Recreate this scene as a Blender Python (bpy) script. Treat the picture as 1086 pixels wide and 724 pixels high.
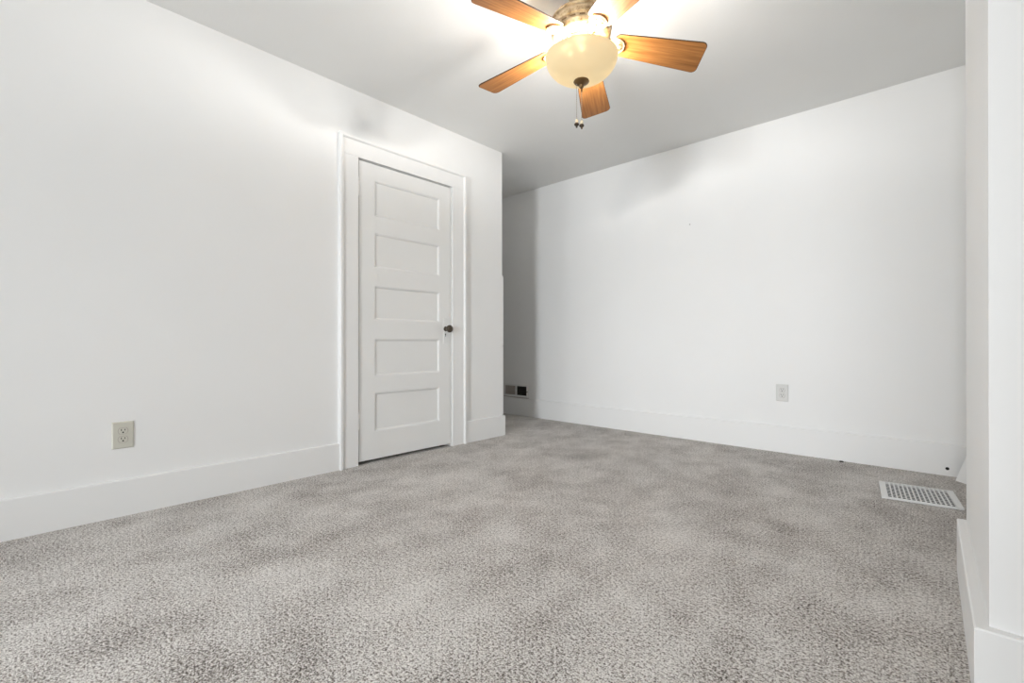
import bpy, bmesh, math, random
from mathutils import Vector, Matrix
random.seed(7)
PI = math.pi
S = bpy.context.scene
C = S.collection
for o in list(bpy.data.objects): bpy.data.objects.remove(o)

# ------------------------------------------------------------------ camera
cam = bpy.data.cameras.new('camera'); cam_o = bpy.data.objects.new('camera', cam); C.objects.link(cam_o)
cam.sensor_width = 36; cam.lens = 496.734/1086*36; cam.clip_start = .02
YAW, PIT, ROL, CZ = .743914, .00145, -.00057, .8029
fw = Vector((-math.sin(YAW)*math.cos(PIT), math.cos(YAW)*math.cos(PIT), math.sin(PIT)))
r_ = Vector((math.cos(YAW), math.sin(YAW), 0)); u_ = r_.cross(fw)
r2 = math.cos(ROL)*r_ + math.sin(ROL)*u_; u2 = -math.sin(ROL)*r_ + math.cos(ROL)*u_
M = Matrix((r2, u2, -fw)).transposed().to_4x4(); M.translation = (0, 0, CZ)
cam_o.matrix_world = M
S.camera = cam_o

# ------------------------------------------------------------------ world, daylight, exposure
w = bpy.data.worlds.new('world'); S.world = w; w.use_nodes = True
w.node_tree.nodes['Background'].inputs[0].default_value = (.85, .92, 1, 1)
w.node_tree.nodes['Background'].inputs[1].default_value = 1.0
S.view_settings.view_transform = 'Standard'; S.view_settings.look = 'None'
S.view_settings.gamma = 1; S.view_settings.use_curve_mapping = False
S.view_settings.exposure = 0.04
ADDED_WINDOWS = [  # unseen, added for their light: wall, centre, width, z0, z1, power, colour, spread, aim
    ('front', .20, .80, .60, 2.05, 50, (.92, .96, 1), 68, (-.27, 1, -.12)),  # set on the line of the alcove corner's shadow
    ('left', -2.60, 1.00, .65, 2.05, 42, (.97, .985, 1), 110, (1, 1.6, 0)),  # added to even out the room light
]
def area_light(name, loc, direction, sx, sy, power, col):
    l = bpy.data.lights.new(name, 'AREA'); l.shape = 'RECTANGLE'; l.size = sx; l.size_y = sy; l.energy = power; l.color = col
    o = bpy.data.objects.new(name, l); C.objects.link(o); o.location = loc
    o.rotation_euler = Vector(direction).to_track_quat('-Z', 'Z').to_euler()
    return o
XL, YF, XR = -2.808, -4.60, .75          # wall behind the camera, wall right of the camera
for (wl, c, wd, z0, z1, pw, col, spr, aim) in ADDED_WINDOWS:
    p = (c, YF-.09, (z0+z1)/2) if wl == 'front' else (XL-.09, c, (z0+z1)/2) if wl == 'left' else (XR+.16, c, (z0+z1)/2)
    area_light('daylight', p, aim, wd, z1-z0, pw, col).data.spread = math.radians(spr)  # area lamp behind each added opening

# ------------------------------------------------------------------ materials
def newmat(name):
    m = bpy.data.materials.new(name); m.use_nodes = True
    nt = m.node_tree; return m, nt, nt.nodes['Principled BSDF']
def N(nt, t, **kw):
    n = nt.nodes.new(t)
    for k, v in kw.items(): setattr(n, k, v)
    return n
def noise(nt, scale, detail=2, rough=.5, vec=None):
    n = N(nt, 'ShaderNodeTexNoise'); n.inputs['Scale'].default_value = scale
    n.inputs['Detail'].default_value = detail; n.inputs['Roughness'].default_value = rough
    if vec is not None: nt.links.new(vec, n.inputs['Vector'])
    return n
def ramp(nt, src, stops):
    r = N(nt, 'ShaderNodeValToRGB'); e = r.color_ramp.elements
    while len(e) < len(stops): e.new(.5)
    for k, (p, c) in enumerate(stops): e[k].position = p; e[k].color = (*c, 1)
    nt.links.new(src, r.inputs[0]); return r
def paint(name, col, rough=.6, bump=.02, scale=140, var=.015):
    m, nt, b = newmat(name)
    tc = N(nt, 'ShaderNodeTexCoord')
    n = noise(nt, 1.3, 3, .5, tc.outputs['Object'])
    lo = tuple(c*(1-var) for c in col); hi = tuple(min(1, c*(1+var)) for c in col)
    r = ramp(nt, n.outputs['Fac'], [(.3, lo), (.7, hi)])
    nt.links.new(r.outputs[0], b.inputs['Base Color'])
    b.inputs['Roughness'].default_value = rough
    n2 = noise(nt, scale, 3, .6, tc.outputs['Object'])
    bp = N(nt, 'ShaderNodeBump'); bp.inputs['Strength'].default_value = bump; bp.inputs['Distance'].default_value = .01
    nt.links.new(n2.outputs['Fac'], bp.inputs['Height']); nt.links.new(bp.outputs[0], b.inputs['Normal'])
    return m
def plain(name, col, rough=.5, metal=0.0, var=.06, scale=60):
    m = paint(name, col, rough, .01, scale*3, var); m.node_tree.nodes['Principled BSDF'].inputs['Metallic'].default_value = metal
    return m
WALL = paint('wall_paint', (.875, .875, .865), .55)
CEIL = paint('ceiling_paint', (.87, .87, .855), .8, .06, 60)
TRIM = paint('trim_paint', (.87, .87, .86), .38, .01, 40)
DOORP = paint('door_paint', (.86, .86, .845), .36, .01, 40)
DARK = plain('dark_recess', (.012, .011, .010), .8)  # near-black colour standing in for shade inside holes and openings
ALMOND = plain('almond_plastic', (.62, .605, .53), .4, 0, .03)
WPLAST = plain('white_plastic', (.70, .70, .68), .4, 0, .03)
VENTW = plain('white_enamel', (.80, .80, .79), .35, 0, .02)
BRONZE = plain('aged_bronze', (.085, .068, .050), .35, .7, .4, 90)
BRASSD = plain('antique_brass', (.20, .12, .05), .38, .75, .2, 60)
STEEL = plain('chain_metal', (.45, .40, .33), .35, .8, .1)
GRILLP = plain('grille_paint', (.42, .37, .34), .5, 0, .05)
SCRAP = plain('scrap_fibre', (.05, .045, .04), .9)
CRYST = plain('cream_bead', (.80, .70, .50), .3, 0, .03)

def carpet():
    m, nt, b = newmat('carpet_pile'); L = nt.links.new
    tc = N(nt, 'ShaderNodeTexCoord'); v = tc.outputs['Object']
    f1 = noise(nt, 98, 3, .8, v); f2 = noise(nt, 200, 2, .6, v)
    ad = N(nt, 'ShaderNodeMath', operation='ADD'); L(f1.outputs['Fac'], ad.inputs[0]); L(f2.outputs['Fac'], ad.inputs[1])
    hf = N(nt, 'ShaderNodeMath', operation='MULTIPLY'); L(ad.outputs[0], hf.inputs[0]); hf.inputs[1].default_value = .5
    # patches of brushed / trodden pile, their shade painted into the base colour
    wv = noise(nt, 2.0, 7, .66, v); mp = N(nt, 'ShaderNodeMapping'); mp.inputs['Scale'].default_value = (1, .75, 1); mp.inputs['Rotation'].default_value = (0, 0, .9)
    mp.inputs['Location'].default_value = (3.1, 1.7, 0)
    L(v, mp.inputs['Vector']); w2 = noise(nt, 5, 6, .65, mp.outputs[0])
    s = N(nt, 'ShaderNodeMath', operation='ADD'); L(wv.outputs['Fac'], s.inputs[0]); L(w2.outputs['Fac'], s.inputs[1])
    nap_shade = N(nt, 'ShaderNodeMapRange'); nap_shade.inputs['From Min'].default_value = .72; nap_shade.inputs['From Max'].default_value = 1.28
    nap_shade.inputs['To Min'].default_value = -.036; nap_shade.inputs['To Max'].default_value = .052; L(s.outputs[0], nap_shade.inputs['Value'])
    t = N(nt, 'ShaderNodeMath', operation='ADD'); L(hf.outputs[0], t.inputs[0]); L(nap_shade.outputs[0], t.inputs[1])
    r = ramp(nt, t.outputs[0], [(.385, (.055, .041, .031)), (.445, (.25, .217, .190)), (.49, (.50, .467, .436)), (.57, (.82, .79, .755))])
    L(r.outputs[0], b.inputs['Base Color']); b.inputs['Roughness'].default_value = .95
    b.inputs['Specular IOR Level'].default_value = .1
    b.inputs['Sheen Weight'].default_value = .15
    bp = N(nt, 'ShaderNodeBump'); bp.inputs['Strength'].default_value = .8; bp.inputs['Distance'].default_value = .012
    L(hf.outputs[0], bp.inputs['Height']); L(bp.outputs[0], b.inputs['Normal'])
    return m
CARPET = carpet()

def wood():
    m, nt, b = newmat('oak_blade'); L = nt.links.new
    tc = N(nt, 'ShaderNodeTexCoord'); mp = N(nt, 'ShaderNodeMapping'); mp.inputs['Scale'].default_value = (1.5, 28, 28)
    L(tc.outputs['UV'], mp.inputs['Vector'])
    n = noise(nt, 3.0, 5, .6, mp.outputs[0])
    r = ramp(nt, n.outputs['Fac'], [(.3, (.22, .080, .016)), (.5, (.34, .135, .032)), (.7, (.46, .20, .055))])
    L(r.outputs[0], b.inputs['Base Color']); b.inputs['Roughness'].default_value = .42
    return m
WOOD = wood()
EDGE = plain('blade_edge', (.06, .028, .012), .5)
def cream_metal():
    m, nt, b = newmat('antique_cream_metal'); L = nt.links.new
    tc = N(nt, 'ShaderNodeTexCoord'); n = noise(nt, 35, 4, .65, tc.outputs['Object'])
    r = ramp(nt, n.outputs['Fac'], [(.30, (.22, .13, .055)), (.48, (.50, .38, .23)), (.7, (.66, .55, .38))])
    L(r.outputs[0], b.inputs['Base Color']); b.inputs['Roughness'].default_value = .4; b.inputs['Metallic'].default_value = .35
    return m
CREAM = cream_metal()
def bowl_glass():
    m, nt, b = newmat('frosted_bowl_glass')
    b.inputs['Base Color'].default_value = (.30, .25, .16, 1); b.inputs['Roughness'].default_value = .75; b.inputs['Specular IOR Level'].default_value = .2
    tc = N(nt, 'ShaderNodeTexCoord'); n = noise(nt, 9, 3, .5, tc.outputs['Object'])
    r = ramp(nt, n.outputs['Fac'], [(.3, (1, .76, .42)), (.7, (1, .80, .48))])
    nt.links.new(r.outputs[0], b.inputs['Emission Color']); b.inputs['Emission Strength'].default_value = .62
    out = nt.nodes['Material Output']; mx = N(nt, 'ShaderNodeMixShader'); tr = N(nt, 'ShaderNodeBsdfTransparent')
    tr.inputs[0].default_value = (1, .95, .84, 1); mx.inputs[0].default_value = CLEAR
    nt.links.new(b.outputs[0], mx.inputs[1]); nt.links.new(tr.outputs[0], mx.inputs[2]); nt.links.new(mx.outputs[0], out.inputs[0])
    return m
CLEAR = .06
BOWL = bowl_glass()
m_, nt_, b_ = newmat('window_glass'); b_.inputs['Roughness'].default_value = .02; b_.inputs['Base Color'].default_value = (.9, .95, .95, 1)
mx_ = nt_.nodes.new('ShaderNodeMixShader'); tr_ = nt_.nodes.new('ShaderNodeBsdfTransparent'); mx_.inputs[0].default_value = .93
nt_.links.new(b_.outputs[0], mx_.inputs[1]); nt_.links.new(tr_.outputs[0], mx_.inputs[2]); nt_.links.new(mx_.outputs[0], nt_.nodes['Material Output'].inputs[0])
PANE = m_

# ------------------------------------------------------------------ helpers
def wloc(o):
    v = Vector((0, 0, 0))
    while o is not None: v += o.location; o = o.parent
    return v
def obj(name, bm, mat, parent=None, smooth=False, loc=None):
    """one mesh object from a bmesh in world coordinates; origin at loc (or the parent's origin)"""
    base = wloc(parent); org = Vector(loc) if loc is not None else base
    bmesh.ops.translate(bm, verts=bm.verts, vec=-org)
    bmesh.ops.recalc_face_normals(bm, faces=bm.faces)
    me = bpy.data.meshes.new(name); bm.to_mesh(me); bm.free()
    for mm in (mat if isinstance(mat, (list, tuple)) else [mat]): me.materials.append(mm)
    if smooth:
        for p in me.polygons: p.use_smooth = True
    o = bpy.data.objects.new(name, me); C.objects.link(o)
    o.location = org-base if parent is not None else org
    if parent is not None: o.parent = parent
    if smooth:
        md = o.modifiers.new('es', 'EDGE_SPLIT'); md.split_angle = math.radians(38)
    return o
def thing(name, label, cat, loc, group=None):
    o = bpy.data.objects.new(name, None); o.empty_display_size = .1; C.objects.link(o); o.location = loc
    tag(o, label, cat, group); return o
def tag(o, label, cat, group=None):
    o['label'] = label; o['category'] = cat
    if group: o['group'] = group
    return o
def struct(name, bm, mat, parent=None, **k):
    o = obj(name, bm, mat, parent, **k)
    if parent is None: o['kind'] = 'structure'
    return o
def box(bm, x0, x1, y0, y1, z0, z1, bev=0, seg=2):
    vs = [bm.verts.new((x, y, z)) for x in (x0, x1) for y in (y0, y1) for z in (z0, z1)]
    fs = [bm.faces.new([vs[i] for i in f]) for f in ((0,1,3,2),(4,6,7,5),(0,4,5,1),(2,3,7,6),(0,2,6,4),(1,5,7,3))]
    if bev:
        es = list({e for f in fs for e in f.edges})
        bmesh.ops.recalc_face_normals(bm, faces=fs)
        bmesh.ops.bevel(bm, geom=es, offset=bev, segments=seg, affect='EDGES', profile=.5)
    return bm
def B(*a, **k): return box(bmesh.new(), *a, **k)
def prism(pts, z0, z1, bm=None):
    bm = bm or bmesh.new(); n = len(pts)
    a = [bm.verts.new((x, y, z0)) for x, y in pts]; b = [bm.verts.new((x, y, z1)) for x, y in pts]
    bm.faces.new(a[::-1]); bm.faces.new(b)
    for i in range(n): bm.faces.new((a[i], a[(i+1) % n], b[(i+1) % n], b[i]))
    return bm
def sweep(profile, path, bm=None):
    """extrude a closed profile [(offset, z)] along an XY path; offset is to the left normal of travel, mitred"""
    bm = bm or bmesh.new(); rings = []
    for i, p in enumerate(path):
        p = Vector(p); d0 = (p-Vector(path[i-1])).normalized() if i else None
        d1 = (Vector(path[i+1])-p).normalized() if i < len(path)-1 else None
        if d0 is None: d0 = d1
        if d1 is None: d1 = d0
        n0 = Vector((-d0.y, d0.x)); n1 = Vector((-d1.y, d1.x)); n = (n0+n1).normalized(); n = n/max(.3, n.dot(n0))
        rings.append([bm.verts.new((p.x+n.x*o, p.y+n.y*o, z)) for o, z in profile])
    k = len(profile)
    for a, b in zip(rings, rings[1:]):
        for j in range(k): bm.faces.new((a[j], a[(j+1) % k], b[(j+1) % k], b[j]))
    bm.faces.new(rings[0][::-1]); bm.faces.new(rings[-1])
    return bm
def lathe(prof, cx, cy, cz=0, seg=48, bm=None, mat=0, axis=None):
    """prof [(r, z)], closed where r = 0; axis: None for +Z or a matrix"""
    bm = bm or bmesh.new(); rings = []
    T = axis or Matrix.Identity(3); o = Vector((cx, cy, cz))
    for r, z in prof:
        if r < 1e-6: rings.append([bm.verts.new(o+T @ Vector((0, 0, z)))])
        else: rings.append([bm.verts.new(o+T @ Vector((r*math.cos(2*PI*i/seg), r*math.sin(2*PI*i/seg), z))) for i in range(seg)])
    for a, b in zip(rings, rings[1:]):
        for i in range(seg):
            j = (i+1) % seg
            if len(a) == 1 and len(b) == 1: continue
            if len(a) == 1: f = bm.faces.new((a[0], b[j], b[i]))
            elif len(b) == 1: f = bm.faces.new((a[i], a[j], b[0]))
            else: f = bm.faces.new((a[i], a[j], b[j], b[i]))
            f.material_index = mat
    return bm
def tube(pts, r, seg=8, bm=None):
    bm = bm or bmesh.new(); rings = []
    for i, p in enumerate(pts):
        p = Vector(p); d = (Vector(pts[min(i+1, len(pts)-1)])-Vector(pts[max(i-1, 0)])).normalized()
        a = d.orthogonal().normalized() if i == 0 else (rings_a - d*rings_a.dot(d)).normalized()
        rings_a = a; b = d.cross(a)
        rings.append([bm.verts.new(p+a*r*math.cos(2*PI*k/seg)+b*r*math.sin(2*PI*k/seg)) for k in range(seg)])
    for a, b in zip(rings, rings[1:]):
        for k in range(seg): bm.faces.new((a[k], a[(k+1) % seg], b[(k+1) % seg], b[k]))
    bm.faces.new(rings[0][::-1]); bm.faces.new(rings[-1]); return bm

# ------------------------------------------------------------------ room shell
YC, YB, H = 2.924, 3.852, 2.44
D0, D1, DT = 1.560, 2.354, 2.003            # door opening in the left wall
XA = -4.60                                  # far end of the alcove behind the closet
struct('floor', B(XA-.1, XR+.1, YF-.1, YB+.1, -.06, 0), CARPET)
struct('ceiling', B(XA-.1, XR+.1, YF-.1, YB+.1, H, H+.06), CEIL)
bm = bmesh.new()
cur = YF-.1
for (c, wd, z0, z1) in sorted([(c, wd, z0, z1) for (wl, c, wd, z0, z1, *_) in ADDED_WINDOWS if wl == 'left']):
    box(bm, XL-.11, XL, cur, c-wd/2, 0, H); box(bm, XL-.11, XL, c-wd/2, c+wd/2, 0, z0); box(bm, XL-.11, XL, c-wd/2, c+wd/2, z1, H); cur = c+wd/2
box(bm, XL-.11, XL, cur, D0, 0, H); box(bm, XL-.11, XL, D0, D1, DT, H); box(bm, XL-.11, XL, D1, YC, 0, H)
struct('wall_left', bm, WALL)
struct('wall_alcove', B(XA, XL-.11, YC-.11, YC, 0, H), WALL)
struct('wall_alcove_end', B(XA-.1, XA, YC-.11, YB+.1, 0, H), WALL)
struct('wall_back', B(XA, XR+.1, YB, YB+.1, 0, H), WALL)
bm = bmesh.new(); box(bm, -3.62, -3.55, 1.2, YC-.11, 0, H); box(bm, -3.62, XL-.11, 1.13, 1.2, 0, H); struct('wall_closet', bm, WALL)
struct('wall_pier', prism([(.0735, 1.462), (XR, 1.457), (XR, 2.29), (.0595, 2.29)], 0, H), WALL)
struct('wall_archway', B(.12, XR, -1.32, -1.20, 0, H), WALL)  # unseen stub added to keep the front light off the pier face
struct('wall_recess', B(.20, .30, 2.29, YB, 0, H), WALL)
def wall_with_openings(axis, name, a0, a1, p0, p1, ops):
    bm = bmesh.new(); cuts = sorted(ops); cur = a0
    def bb(u0, u1, z0, z1):
        if axis == 'x': box(bm, u0, u1, p0, p1, z0, z1)
        else: box(bm, p0, p1, u0, u1, z0, z1)
    for (c, wd, z0, z1) in cuts:
        bb(cur, c-wd/2, 0, H); bb(c-wd/2, c+wd/2, 0, z0); bb(c-wd/2, c+wd/2, z1, H); cur = c+wd/2
    bb(cur, a1, 0, H); return struct(name, bm, WALL)
wall_with_openings('x', 'wall_front', XL-.1, XR+.1, YF-.1, YF, [(c, wd, z0, z1) for (wl, c, wd, z0, z1, *_) in ADDED_WINDOWS if wl == 'front'])
wall_with_openings('y', 'wall_right', YF, 1.457, XR, XR+.1, [(c, wd, z0, z1) for (wl, c, wd, z0, z1, *_) in ADDED_WINDOWS if wl == 'right'])
for k, (wl, c, wd, z0, z1, *_) in enumerate(ADDED_WINDOWS):
    bm = bmesh.new(); zm = (z0+z1)/2
    def f(u0, u1, a, b, d0=.02, d1=.08):
        if wl == 'front': box(bm, u0, u1, YF-d1, YF-d0, a, b)
        elif wl == 'left': box(bm, XL-d1, XL-d0, u0, u1, a, b)
        else: box(bm, XR+d0, XR+d1, u0, u1, a, b)
    f(c-wd/2, c-wd/2+.05, z0, z1); f(c+wd/2-.05, c+wd/2, z0, z1); f(c-wd/2, c+wd/2, z0, z0+.05); f(c-wd/2, c+wd/2, z1-.05, z1); f(c-wd/2, c+wd/2, zm-.02, zm+.02)
    wo = struct('window_%d' % (k+1), bm, TRIM)  # unseen frame built round the added light
    bm = bmesh.new(); f(c-wd/2+.05, c+wd/2-.05, z0+.05, z1-.05, .048, .052); obj('pane', bm, PANE, wo)
    bm = bmesh.new()
    for (u0, u1, a, b) in ((c-wd/2-.11, c-wd/2, z0-.11, z1+.11), (c+wd/2, c+wd/2+.11, z0-.11, z1+.11), (c-wd/2, c+wd/2, z1, z1+.11), (c-wd/2, c+wd/2, z0-.11, z0)):
        f(u0, u1, a, b, -.02, 0)
    obj('window_casing', bm, TRIM, wo)

# baseboards: profile is (offset from wall, z); path runs so that its left normal points into the room
def bprof(h, t=.020): return [(0, 0), (t, 0), (t, h-.004), (t-.003, h), (0, h)]
def baseboard(name, path, h, t=.02, **k): return struct(name, sweep(bprof(h, t), path), TRIM)
# left wall is walked from far to near (+X is on the left when moving towards -Y)
baseboard('baseboard_left', [(XL, 1.431), (XL, YF)], .168)
baseboard('baseboard_corner', [(XA, YC), (XL, YC), (XL, 2.487)], .171)
bb = baseboard('baseboard_back', [(.20, YB), (XA, YB)], .190)
struct('baseboard_pier', sweep(bprof(.18, .025), [(XR, 1.457), (.0735, 1.462), (.0595, 2.285)]), TRIM)
baseboard('baseboard_front', [(XL, YF), (XR, YF)], .168)
baseboard('baseboard_right', [(XR, YF), (XR, 1.43)], .168)
# round hole for a cable, low in the back baseboard
rx = Matrix.Rotation(PI/2, 3, 'X')
obj('cable_hole', lathe([(0, .0015), (.0075, .0015), (.009, .0005), (.009, -.004), (0, -.004)], .018, YB-.0205, .044, 20, axis=rx), DARK, bb)
# skirting piece with a raked end in the corner behind the pier
bm = bmesh.new()
P0, P1 = Vector((.052, 3.735, 0)), Vector((.150, 3.618, 0)); T0, T1 = Vector((.101, 3.790, .150)), Vector((.199, 3.672, .150)); nb = Vector((.018, .015, 0))
vs = [bm.verts.new(p) for p in (P0, P1, T1, T0, P0+nb, P1+nb, T1+nb*.2, T0+nb*.2)]
for f_ in ((0,1,2,3),(7,6,5,4),(0,4,5,1),(1,5,6,2),(2,6,7,3),(3,7,4,0)): bm.faces.new([vs[i] for i in f_])
struct('trim_1', bm, TRIM)
# two stacked edge boards on the alcove side of the corner
bm = box(bmesh.new(), XL-.55, XL-.004, YC, YC+.020, .171, .773, bev=.003)
struct('trim_2', bm, TRIM)
bm = sweep([(0, .777), (.020, .777), (.020, 1.362), (.017, 1.374), (.009, 1.380), (0, 1.381)], [(XL-.55, YC), (XL-.004, YC)][::1])
bmesh.ops.scale(bm, verts=bm.verts, vec=(1, 1, 1)); struct('trim_3', bm, TRIM)

# door casing (one frame) with its back band
bm = bmesh.new(); ct = .020
box(bm, XL, XL+ct, 1.452, D0-.004+.004, 0, DT, bev=.0015); box(bm, XL, XL+ct, D1, 2.468, 0, DT, bev=.0015)
box(bm, XL, XL+ct, 1.452, 2.468, DT, 2.106, bev=.0015)
cas = struct('trim_4', bm, TRIM)
bm = bmesh.new()
bp_ = [(0, 0), (.031, 0), (.034, .003), (.034, .017), (.026, .024), (0, .024)]   # (out of wall, across)
def band(path_pts):   # mitred band round the casing: points (y, z), inward side given by profile 'across'
    rings = []
    n = len(path_pts)
    for i, (y, z, sy, sz) in enumerate(path_pts):
        rings.append([bm.verts.new((XL+o, y+sy*a, z+sz*a)) for o, a in bp_])
    for a, b in zip(rings, rings[1:]):
        for j in range(len(bp_)): bm.faces.new((a[j], a[(j+1) % len(bp_)], b[(j+1) % len(bp_)], b[j]))
    bm.faces.new(rings[0][::-1]); bm.faces.new(rings[-1])
band([(1.430, 0, 1, 0), (1.430, 2.128, 1, -1), (2.488, 2.128, -1, -1), (2.488, 0, -1, 0)])
obj('back_band', bm, TRIM, cas)
# jamb lining, dark stop behind the slab
bm = bmesh.new(); box(bm, XL-.11, XL, D0, D0+.0045, 0, DT); box(bm, XL-.11, XL, D1-.0045, D1, 0, DT); box(bm, XL-.11, XL, D0, D1, DT-.0025, DT)
obj('jamb', bm, TRIM, cas)
bm = bmesh.new(); box(bm, XL-.075, XL-.055, D0+.004, D0+.02, 0, DT-.003); box(bm, XL-.075, XL-.055, D1-.02, D1-.004, 0, DT-.003); box(bm, XL-.075, XL-.055, D0+.004, D1-.004, DT-.02, DT-.003)
obj('door_stop', bm, TRIM, cas)

# ------------------------------------------------------------------ five panel door
FX = XL+.004                               # face of the slab
y0, y1, zb, zt = D0+.0115, D1-.010, .022, 1.994
py0, py1 = 1.686, 2.238
panels = [(1.648, 1.889), (1.303, 1.536), (.952, 1.181), (.576, .826), (.205, .464)]
bm = bmesh.new()
def q(pts): bm.faces.new([bm.verts.new(p) for p in pts])
def fq(a, b, c, d, x=FX): q([(x, a, c), (x, b, c), (x, b, d), (x, a, d)])
fq(y0, py0, zb, zt); fq(py1, y1, zb, zt)
zz = [zt]+[v for p in panels for v in (p[1], p[0])]+[zb]
for i in range(0, len(zz), 2): fq(py0, py1, zz[i+1], zz[i])
steps = [(0, 0), (.003, -.0015), (.009, -.0045), (.013, -.011), (.0145, -.012)]
for (a, b) in panels:
    for (s0, d0), (s1, d1) in zip(steps, steps[1:]):
        A = [(FX+d0, py0+s0, a+s0), (FX+d0, py1-s0, a+s0), (FX+d0, py1-s0, b-s0), (FX+d0, py0+s0, b-s0)]
        Bq = [(FX+d1, py0+s1, a+s1), (FX+d1, py1-s1, a+s1), (FX+d1, py1-s1, b-s1), (FX+d1, py0+s1, b-s1)]
        for i in range(4): q([A[i], A[(i+1) % 4], Bq[(i+1) % 4], Bq[i]])
    s, d = steps[-1]; fq(py0+s, py1-s, a+s, b-s, FX+d)
bx_ = FX-.036
q([(FX, y0, zb), (bx_, y0, zb), (bx_, y0, zt), (FX, y0, zt)]); q([(FX, y1, zb), (bx_, y1, zb), (bx_, y1, zt), (FX, y1, zt)])
q([(FX, y0, zt), (FX, y1, zt), (bx_, y1, zt), (bx_, y0, zt)]); q([(FX, y0, zb), (FX, y1, zb), (bx_, y1, zb), (bx_, y0, zb)])
q([(bx_, y0, zb), (bx_, y1, zb), (bx_, y1, zt), (bx_, y0, zt)])
bmesh.ops.remove_doubles(bm, verts=bm.verts, dist=.00005)
door = struct('door_1', bm, DOORP)
for (a, b) in ((1.757, 1.875), (.232, .340)):
    bm = bmesh.new(); n = 5; L_ = (b-a)/n
    for k in range(n):
        lathe([(0, 0), (.0058, 0), (.0066, .001), (.0066, L_-.0025), (.0058, L_-.0015), (0, L_-.0015)], FX+.005, D0+.0052, a+k*L_, 14, bm)
    lathe([(0, 0), (.004, 0), (.0045, .003), (.002, .007), (0, .008)], FX+.005, D0+.0052, b-.001, 12, bm)
    h = obj('hinge', bm, TRIM, door, True)
    bm = B(FX-.0005, FX+.0022, D0+.010, D0+.034, a+.002, b-.002, bev=.0008); obj('hinge_leaf', bm, DOORP, h)
# knob, its plate and keyhole
KY, KZ = 2.292, .905
ry = Matrix.Rotation(PI/2, 3, 'Y')
pl = obj('knob_plate', B(FX-.0005, FX+.0035, KY-.021, KY+.021, .790, .985, bev=.0018), DOORP, door)
bm = lathe([(0, 0), (.005, 0), (.005, .001), (0, .001)], FX+.0035, KY, .868-.004, 12, axis=ry); box(bm, FX+.0030, FX+.0045, KY-.0022, KY+.0022, .848, .864)
obj('keyhole', bm, DARK, pl)
kb = obj('knob', lathe([(0, 0), (.018, 0), (.019, .003), (.012, .006), (.009, .010), (.009, .026), (.014, .030), (.024, .036), (.0285, .046), (.0275, .056), (.021, .063), (.010, .0665), (0, .067)], FX+.003, KY, KZ, 32, axis=ry), BRONZE, door, True)
# ------------------------------------------------------------------ duplex outlets
def outlet(name, label, loc, ex, nrm, plate, face, h=.124, wd=.080):
    """ex: unit vector to the right seen from the room, nrm: out of the wall"""
    t = thing(name, label, 'outlet', loc, 'duplex wall outlets')
    R = Matrix((ex, Vector((0, 0, 1)), nrm)).transposed().to_4x4(); R.translation = Vector(loc)
    def put(bm): bmesh.ops.transform(bm, matrix=R, verts=bm.verts); return bm
    bm = bmesh.new()
    pr = [(wd/2, h/2, 0), (wd/2, h/2, .0025), (wd/2-.005, h/2-.005, .0065)]
    rings = [[bm.verts.new((sx*a, sy*b, c)) for sx, sy in ((-1,-1),(1,-1),(1,1),(-1,1))] for a, b, c in pr]
    for a, b in zip(rings, rings[1:]):
        for i in range(4): bm.faces.new((a[i], a[(i+1) % 4], b[(i+1) % 4], b[i]))
    bm.faces.new(rings[-1]); bm.faces.new(rings[0][::-1])
    obj('cover_plate', put(bm), plate, t)
    obj('screw', put(lathe([(0, .008), (.0028, .0078), (.0034, .0062), (0, .006)], 0, 0, 0, 14)), face, t, True)
    for s in (1, -1):
        cy = s*.0195; bm = bmesh.new(); pts = []
        for k in range(28):
            a = 2*PI*k/28; x = .0172*math.cos(a); y = max(-.0135, min(.0135, .0172*math.sin(a))); pts.append((x, y+cy))
        gap = [(x*1.11, (y-cy)*1.11+cy) for x, y in pts]
        obj('receptacle_gap', put(prism(gap, .0055, .0068)), GRILLP, t)
        bm = prism(pts, .0055, .0085)
        rc = obj('receptacle', put(bm), face, t)
        bm = bmesh.new(); box(bm, -.0078, -.0050, cy+.0005, cy+.0095, .0083, .0091); obj('socket_slot', put(bm), DARK, rc)
        bm = bmesh.new(); box(bm, .0050, .0078, cy+.0012, cy+.0088, .0083, .0091); obj('socket_slot', put(bm), DARK, rc)
        obj('ground_hole', put(prism([(.0034*math.cos(2*PI*k/14), cy-.0065+.0034*math.sin(2*PI*k/14)) for k in range(14)], .0083, .0091)), DARK, rc)
    return t
outlet('wall_outlet', 'almond duplex wall outlet low on the left wall, left of the white panel door', (XL, .3775, .373), Vector((0, 1, 0)), Vector((1, 0, 0)), ALMOND, ALMOND)
outlet('wall_outlet', 'small pale duplex outlet on the bare back wall, left of the floor vent', (-.8635, YB, .433), Vector((1, 0, 0)), Vector((0, -1, 0)), WPLAST, WPLAST)

# nail left in the back wall
bm = lathe([(0, .010), (.0035, .0095), (.0050, .0075), (.0050, .006), (.0016, .005), (.0016, 0), (0, 0)], -1.54, YB, 1.776, 14, axis=rx)
tag(obj('nail', bm, plain('painted_nail', (.42, .42, .41), .5), None, True, loc=(-1.54, YB, 1.776)), 'small grey nail head high on the bare back wall', 'nail')

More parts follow.
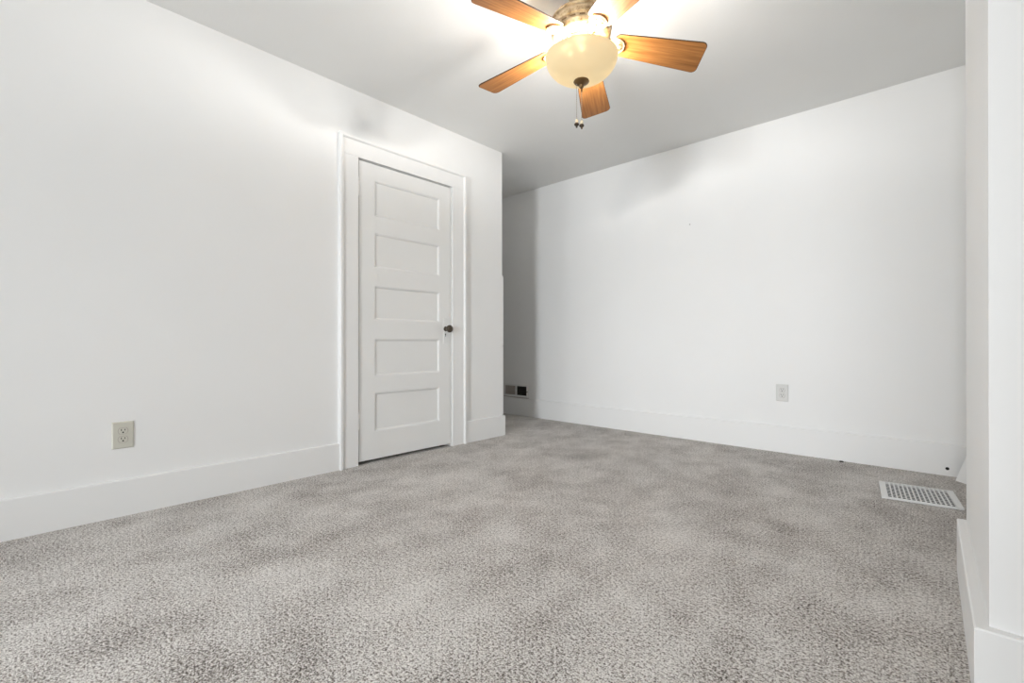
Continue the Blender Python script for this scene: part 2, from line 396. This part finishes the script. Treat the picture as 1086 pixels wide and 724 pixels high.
# ------------------------------------------------------------------ return grille in the alcove
gx0, gx1, gz0, gz1 = -3.66, -3.300, .200, .338
g = thing('wall_register', 'painted metal wall register above the baseboard in the dim alcove, half open', 'vent', ((gx0+gx1)/2, YB, gz0))
bm = bmesh.new(); fy0, fy1 = YB-.012, YB; xm = -3.475
for a in ((gx0, gx1, gz0, gz0+.020), (gx0, gx1, gz1-.018, gz1), (gx0, gx0+.02, gz0+.02, gz1-.018), (gx1-.022, gx1, gz0+.02, gz1-.018), (xm-.010, xm+.010, gz0+.02, gz1-.018)):
    box(bm, a[0], a[1], fy0, fy1, a[2], a[3])
obj('frame', bm, VENTW, g)
bm = bmesh.new()
for k in range(14): box(bm, gx0+.022+k*.0107, gx0+.022+k*.0107+.0075, YB-.009, YB-.004, gz0+.021, gz1-.019)
box(bm, gx0+.02, xm-.010, YB-.004, YB-.001, gz0+.02, gz1-.018)
obj('slotted_panel', bm, GRILLP, g)
obj('opening', B(xm+.010, gx1-.022, YB-.0025, YB-.0005, gz0+.02, gz1-.018), DARK, g)  # flat dark sheet painted as the shade behind the louvres
for k in range(4):
    bm = B(xm+.010, gx1-.022, YB-.010, YB-.003, gz0+.036+k*.022, gz0+.0385+k*.022); obj('louvre', bm, BRONZE, g)
bm = B(gx1-.030, gx1-.004, YB-.020, YB-.012, gz0+.058, gz0+.068, bev=.002); obj('damper_lever', bm, BRONZE, g)
obj('sill_edge', B(gx0-.004, gx1+.004, YB-.016, YB, gz0-.006, gz0, bev=.001), GRILLP, g)

# ------------------------------------------------------------------ floor register
V = thing('floor_register', 'white metal grid floor vent set in the carpet before the back wall', 'vent', (-.098, 3.232, 0))
ang = math.radians(6.5); RV = Matrix.Rotation(ang, 4, 'Z'); RV.translation = Vector((-.098, 3.232, 0))
def vp(bm): bmesh.ops.transform(bm, matrix=RV, verts=bm.verts); return bm
vw, vd = .155, .163
bm = bmesh.new(); z1_ = .014
box(bm, -vw, -vw+.028, -vd, vd, .002, z1_, bev=.002); box(bm, vw-.026, vw, -vd, vd, .002, z1_, bev=.002)
box(bm, -vw+.02, vw-.02, vd-.012, vd, .002, z1_, bev=.002); box(bm, -vw+.02, vw-.02, -vd, -vd+.010, .002, z1_, bev=.002)
obj('frame', vp(bm), VENTW, V)
bm = bmesh.new(); x0g, x1g = -vw+.027, vw-.025; nb_ = 14; st = (x1g-x0g)/nb_
for k in range(1, nb_): box(bm, x0g+k*st-.0031, x0g+k*st+.0031, -vd+.008, vd-.010, .010, z1_-.0005)
obj('grid_bar', vp(bm), VENTW, V)
bm = bmesh.new()
for k in range(1, 11): yy = -vd+.008+k*(2*vd-.018)/11; box(bm, x0g, x1g, yy-.0024, yy+.0024, .0115, .0132)
obj('cross_bar', vp(bm), VENTW, V)
obj('duct_opening', vp(B(x0g-.004, x1g+.004, -vd+.006, vd-.006, .0005, .003)), DARK, V)  # flat dark sheet in place of the shaded duct below

bm = lathe([(0, 0), (.009, .001), (.011, .004), (.006, .008), (0, .009)], 0, 0, 0, 10)
bmesh.ops.scale(bm, verts=bm.verts, vec=(1.3, .7, 1))
for v in bm.verts: v.co += Vector((random.uniform(-.002, .002), random.uniform(-.002, .002), abs(random.uniform(0, .001))))
bmesh.ops.translate(bm, verts=bm.verts, vec=(-.50, 3.790, .001))
tag(obj('lint_scrap', bm, SCRAP, None, loc=(-.50, 3.790, .001)), 'tiny dark scrap on the carpet edge by the back baseboard', 'scrap')

# ------------------------------------------------------------------ ceiling fan
FXc, FYc, FZ = -1.226, 1.806, 2.20
fan = thing('ceiling_fan', 'flush ceiling fan with five wood blades and a lit cream glass bowl', 'ceiling fan', (FXc, FYc, H))
R0, RT, PH, W1, W0, PT, DR, NX, NY = .22, .558, .758, .082, .062, -.225, .117, -.002, -.048
def fp(k, r, s, up=0.0, wabs=None):
    """point on blade k: radius r, s across (-1..1) or wabs in metres"""
    a = PH+k*2*PI/5
    wd = (W0+(W1-W0)*(r-R0)/(RT-R0))*s if wabs is None else wabs
    u = Vector((math.cos(a), math.sin(a), 0)); v = Vector((-math.sin(a), math.cos(a), 0))
    p = u*r + v*wd*math.cos(PT) + Vector((0, 0, wd*math.sin(PT)-DR*r))
    p += Vector((-math.sin(PT)*v.x, -math.sin(PT)*v.y, math.cos(PT)))*up
    p.z += NX*p.x+NY*p.y
    return p+Vector((FXc, FYc, FZ))
motor = lathe([(0, H), (.070, H), (.074, H-.012), (.066, H-.034), (.045, H-.046), (.030, H-.050), (.030, 2.335), (.070, 2.322), (.110, 2.306), (.132, 2.292), (.139, 2.284), (.140, 2.276), (.133, 2.270), (.133, 2.264), (.138, 2.258), (.139, 2.238), (.133, 2.232), (.133, 2.222), (.136, 2.216), (.132, 2.200), (.118, 2.186), (.095, 2.180), (0, 2.180)], FXc, FYc, 0, 64)
mh = obj('motor_housing', motor, CREAM, fan, True)
bm = bmesh.new()
for k in range(20):
    a = 2*PI*k/20; c_, s_ = math.cos(a), math.sin(a)
    T = Matrix.Rotation(a, 4, 'Z'); T.translation = Vector((FXc, FYc, 0))
    b2 = B(.130, .1348, -.012, .012, 2.2245, 2.2295); bmesh.ops.transform(b2, matrix=T, verts=b2.verts)
    me = bpy.data.meshes.new('t'); b2.to_mesh(me); b2.free(); bm.from_mesh(me); bpy.data.meshes.remove(me)
obj('vent_slots', bm, BRASSD, mh)
obj('hub', lathe([(0, 2.182), (.088, 2.182), (.092, 2.176), (.092, 2.160), (.080, 2.150), (.064, 2.146), (.060, 2.128), (.060, 2.108), (0, 2.104)], FXc, FYc, 0, 48), CREAM, fan, True)
for k in range(5):
    # outline of the blade (r, width) with rounded corners
    out = []
    rb = .150; tk = .006
    def wf(r): return W0+(W1-W0)*(r-R0)/(RT-R0)
    for t in range(9):                                   # rounded inner end
        a = -PI/2 - PI*t/8; out.append((rb+.028+.028*math.cos(a), None, math.sin(a)))
    pts = []
    rc = .024
    for t in range(7):
        a = -PI/2+ (PI/2)*t/6; pts.append((RT-rc+rc*math.cos(a), -(wf(RT)-rc)+rc*math.sin(a)))
    for t in range(7):
        a = (PI/2)*t/6; pts.append((RT-rc+rc*math.cos(a), (wf(RT)-rc)+rc*math.sin(a)))
    rc2 = .03
    for t in range(7):
        a = PI/2+(PI/2)*t/6; pts.append((rb+rc2+rc2*math.cos(a), (wf(rb)-rc2)+rc2*math.sin(a)))
    for t in range(7):
        a = PI+(PI/2)*t/6; pts.append((rb+rc2+rc2*math.cos(a), -(wf(rb)-rc2)+rc2*math.sin(a)))
    bm = bmesh.new(); uvl = bm.loops.layers.uv.new('UVMap'); inset = .0022
    cx_ = (rb+RT)/2
    def ring(up, ins):
        o_ = []
        for r, wv_ in pts:
            rr = r+(ins if r < cx_ else -ins); ww = wv_-math.copysign(ins, wv_)
            vv = bm.verts.new(fp(k, rr, 0, up, ww)); o_.append((vv, (rr, ww)))
        return o_
    A = ring(-tk/2, inset); A2 = ring(-tk/2+.0015, 0); B2 = ring(tk/2-.0015, 0); B_ = ring(tk/2, inset)
    fb = bm.faces.new([v for v, _ in A]); ft = bm.faces.new([v for v, _ in B_][::-1]); n = len(pts)
    for F_, R_ in ((fb, A), (ft, B_)):
        d_ = {v: uv for v, uv in R_}
        for lp in F_.loops: lp[uvl].uv = (d_[lp.vert][0]+k*.7, d_[lp.vert][1]+k*.37)
    for P_, Q_ in ((A, A2), (A2, B2), (B2, B_)):
        for i in range(n):
            f_ = bm.faces.new((P_[i][0], P_[(i+1) % n][0], Q_[(i+1) % n][0], Q_[i][0])); f_.material_index = 1
    obj('blade', bm, [WOOD, EDGE], fan)
    # blade iron: medallion under the blade root, arm to the hub
    bm = bmesh.new(); mc = .158; up0 = -tk/2
    prof = [(0, -.010), (.018, -.0105), (.030, -.0085), (.034, -.006), (.0375, -.0075), (.0405, -.0065), (.0415, -.003), (.0415, 0), (0, 0)]
    rings = []
    for r, z in prof:
        if r == 0: rings.append([bm.verts.new(fp(k, mc, 0, up0+z, 0))])
        else: rings.append([bm.verts.new(fp(k, mc+r*math.cos(2*PI*i/32), 0, up0+z, r*math.sin(2*PI*i/32))) for i in range(32)])
    for a_, b_2 in zip(rings, rings[1:]):
        for i in range(32):
            j = (i+1) % 32
            if len(a_) == 1: bm.faces.new((a_[0], b_2[i], b_2[j]))
            elif len(b_2) == 1: bm.faces.new((a_[i], a_[j], b_2[0]))
            else: bm.faces.new((a_[i], a_[j], b_2[j], b_2[i]))
    # scroll arm: two ribs running from hub to the medallion
    def arm(y_a, y_b, w_):
        rr = []
        for t in range(9):
            f_ = t/8; r = .070+(mc-.03-.070)*f_; off = y_a+(y_b-y_a)*f_+.008*math.sin(PI*f_)*(1 if y_b > 0 else -1 if y_b < 0 else 0)
            lift = -.012*math.sin(PI*f_)+up0-.004
            rr.append([bm.verts.new(fp(k, r, 0, lift+dz, off+dw)) for dw, dz in ((-w_, -.005), (w_, -.005), (w_, .004), (-w_, .004))])
        for a_, b_2 in zip(rr, rr[1:]):
            for j in range(4): bm.faces.new((a_[j], a_[(j+1) % 4], b_2[(j+1) % 4], b_2[j]))
        bm.faces.new(rr[0][::-1]); bm.faces.new(rr[-1])
    arm(-.014, -.026, .005); arm(.014, .026, .005); arm(0, 0, .006)
    br = obj('blade_bracket', bm, CREAM, fan, True)
    for (dr_, dw_) in ((.012, .014), (.012, -.014), (-.016, 0)):
        bm = bmesh.new(); rings = []
        for r, z in ((0, -.0145), (.003, -.014), (.0045, -.012), (.0045, -.009)):
            rings.append([bm.verts.new(fp(k, mc+dr_+r*math.cos(2*PI*i/10), 0, up0+z, dw_+r*math.sin(2*PI*i/10))) for i in range(10)] if r else [bm.verts.new(fp(k, mc+dr_, 0, up0+z, dw_))])
        for a_, b_2 in zip(rings, rings[1:]):
            for i in range(10):
                j = (i+1) % 10
                if len(a_) == 1: bm.faces.new((a_[0], b_2[i], b_2[j]))
                else: bm.faces.new((a_[i], a_[j], b_2[j], b_2[i]))
        obj('screw', bm, BRASSD, br)
# bowl: open-topped shell
ZR, BR, BD = 2.113, .164, .108
outer = [(BR*math.sin(t)**.92 if t else 0, ZR-BD*math.cos(t)) for t in [PI/2*i/18 for i in range(19)]]
inner = [(r*.972, z+.0035) for r, z in outer[::-1]]; inner[-1] = (0, outer[0][1]+.004)
bowl = obj('glass_bowl', lathe(outer+[(BR+.002, ZR+.003), (BR-.002, ZR+.005)]+inner, FXc, FYc, 0, 64), BOWL, fan, True)
fz = ZR-BD
fin = obj('finial', lathe([(0, fz+.004), (.034, fz+.003), (.036, fz-.002), (.032, fz-.007), (.020, fz-.013), (.010, fz-.017), (.009, fz-.020), (.011, fz-.024), (.009, fz-.029), (0, fz-.032)], FXc, FYc, 0, 32), BRASSD, fan, True)
rr_ = r_
def chain(off, ztop, zbot, first):
    x, y = FXc+rr_.x*off, FYc+rr_.y*off
    bm = tube([(x, y, ztop), (x, y, zbot)], .0007, 6); n = int((ztop-zbot)/.0075)
    for i in range(n):
        z = ztop-(i+.5)*(ztop-zbot)/n; lathe([(0, .0022), (.0016, .0014), (.0022, 0), (.0016, -.0014), (0, -.0022)], x, y, z, 6, bm)
    ch = obj('pull_chain', bm, STEEL, fan, True)
    if first:
        obj('connector', lathe([(0, .010), (.003, .009), (.005, .004), (.005, -.004), (.003, -.009), (0, -.010)], x, y, fz-.040, 14), BRASSD, ch, True)
    pd = obj('pendant', lathe([(0, 0), (.003, -.001), (.0065, -.006), (.0075, -.012), (.006, -.018), (.003, -.020), (0, -.020)], x, y, zbot, 16), CRYST, ch, True)
    obj('pendant_cap', lathe([(0, -.018), (.006, -.018), (.0105, -.022), (.0115, -.027), (.008, -.031), (.004, -.033), (.0045, -.037), (.003, -.041), (0, -.042)], x, y, zbot, 18), BRONZE, ch, True)
chain(0.001, fz-.030, 1.826, True)
chain(-.022, fz-.002, 1.832, False)
BULB_W = 15
for k in range(4):                                    # small bulbs sitting just above the open rim of the bowl
    a = PH+(k+.5)*2*PI/5+.15
    pl_ = bpy.data.lights.new('bowl_bulb', 'POINT'); pl_.energy = BULB_W; pl_.color = (1, .975, .94); pl_.shadow_soft_size = .02
    po = bpy.data.objects.new('bowl_bulb', pl_); C.objects.link(po); po.parent = fan; po.location = (.085*math.cos(a), .085*math.sin(a), 2.128-H)
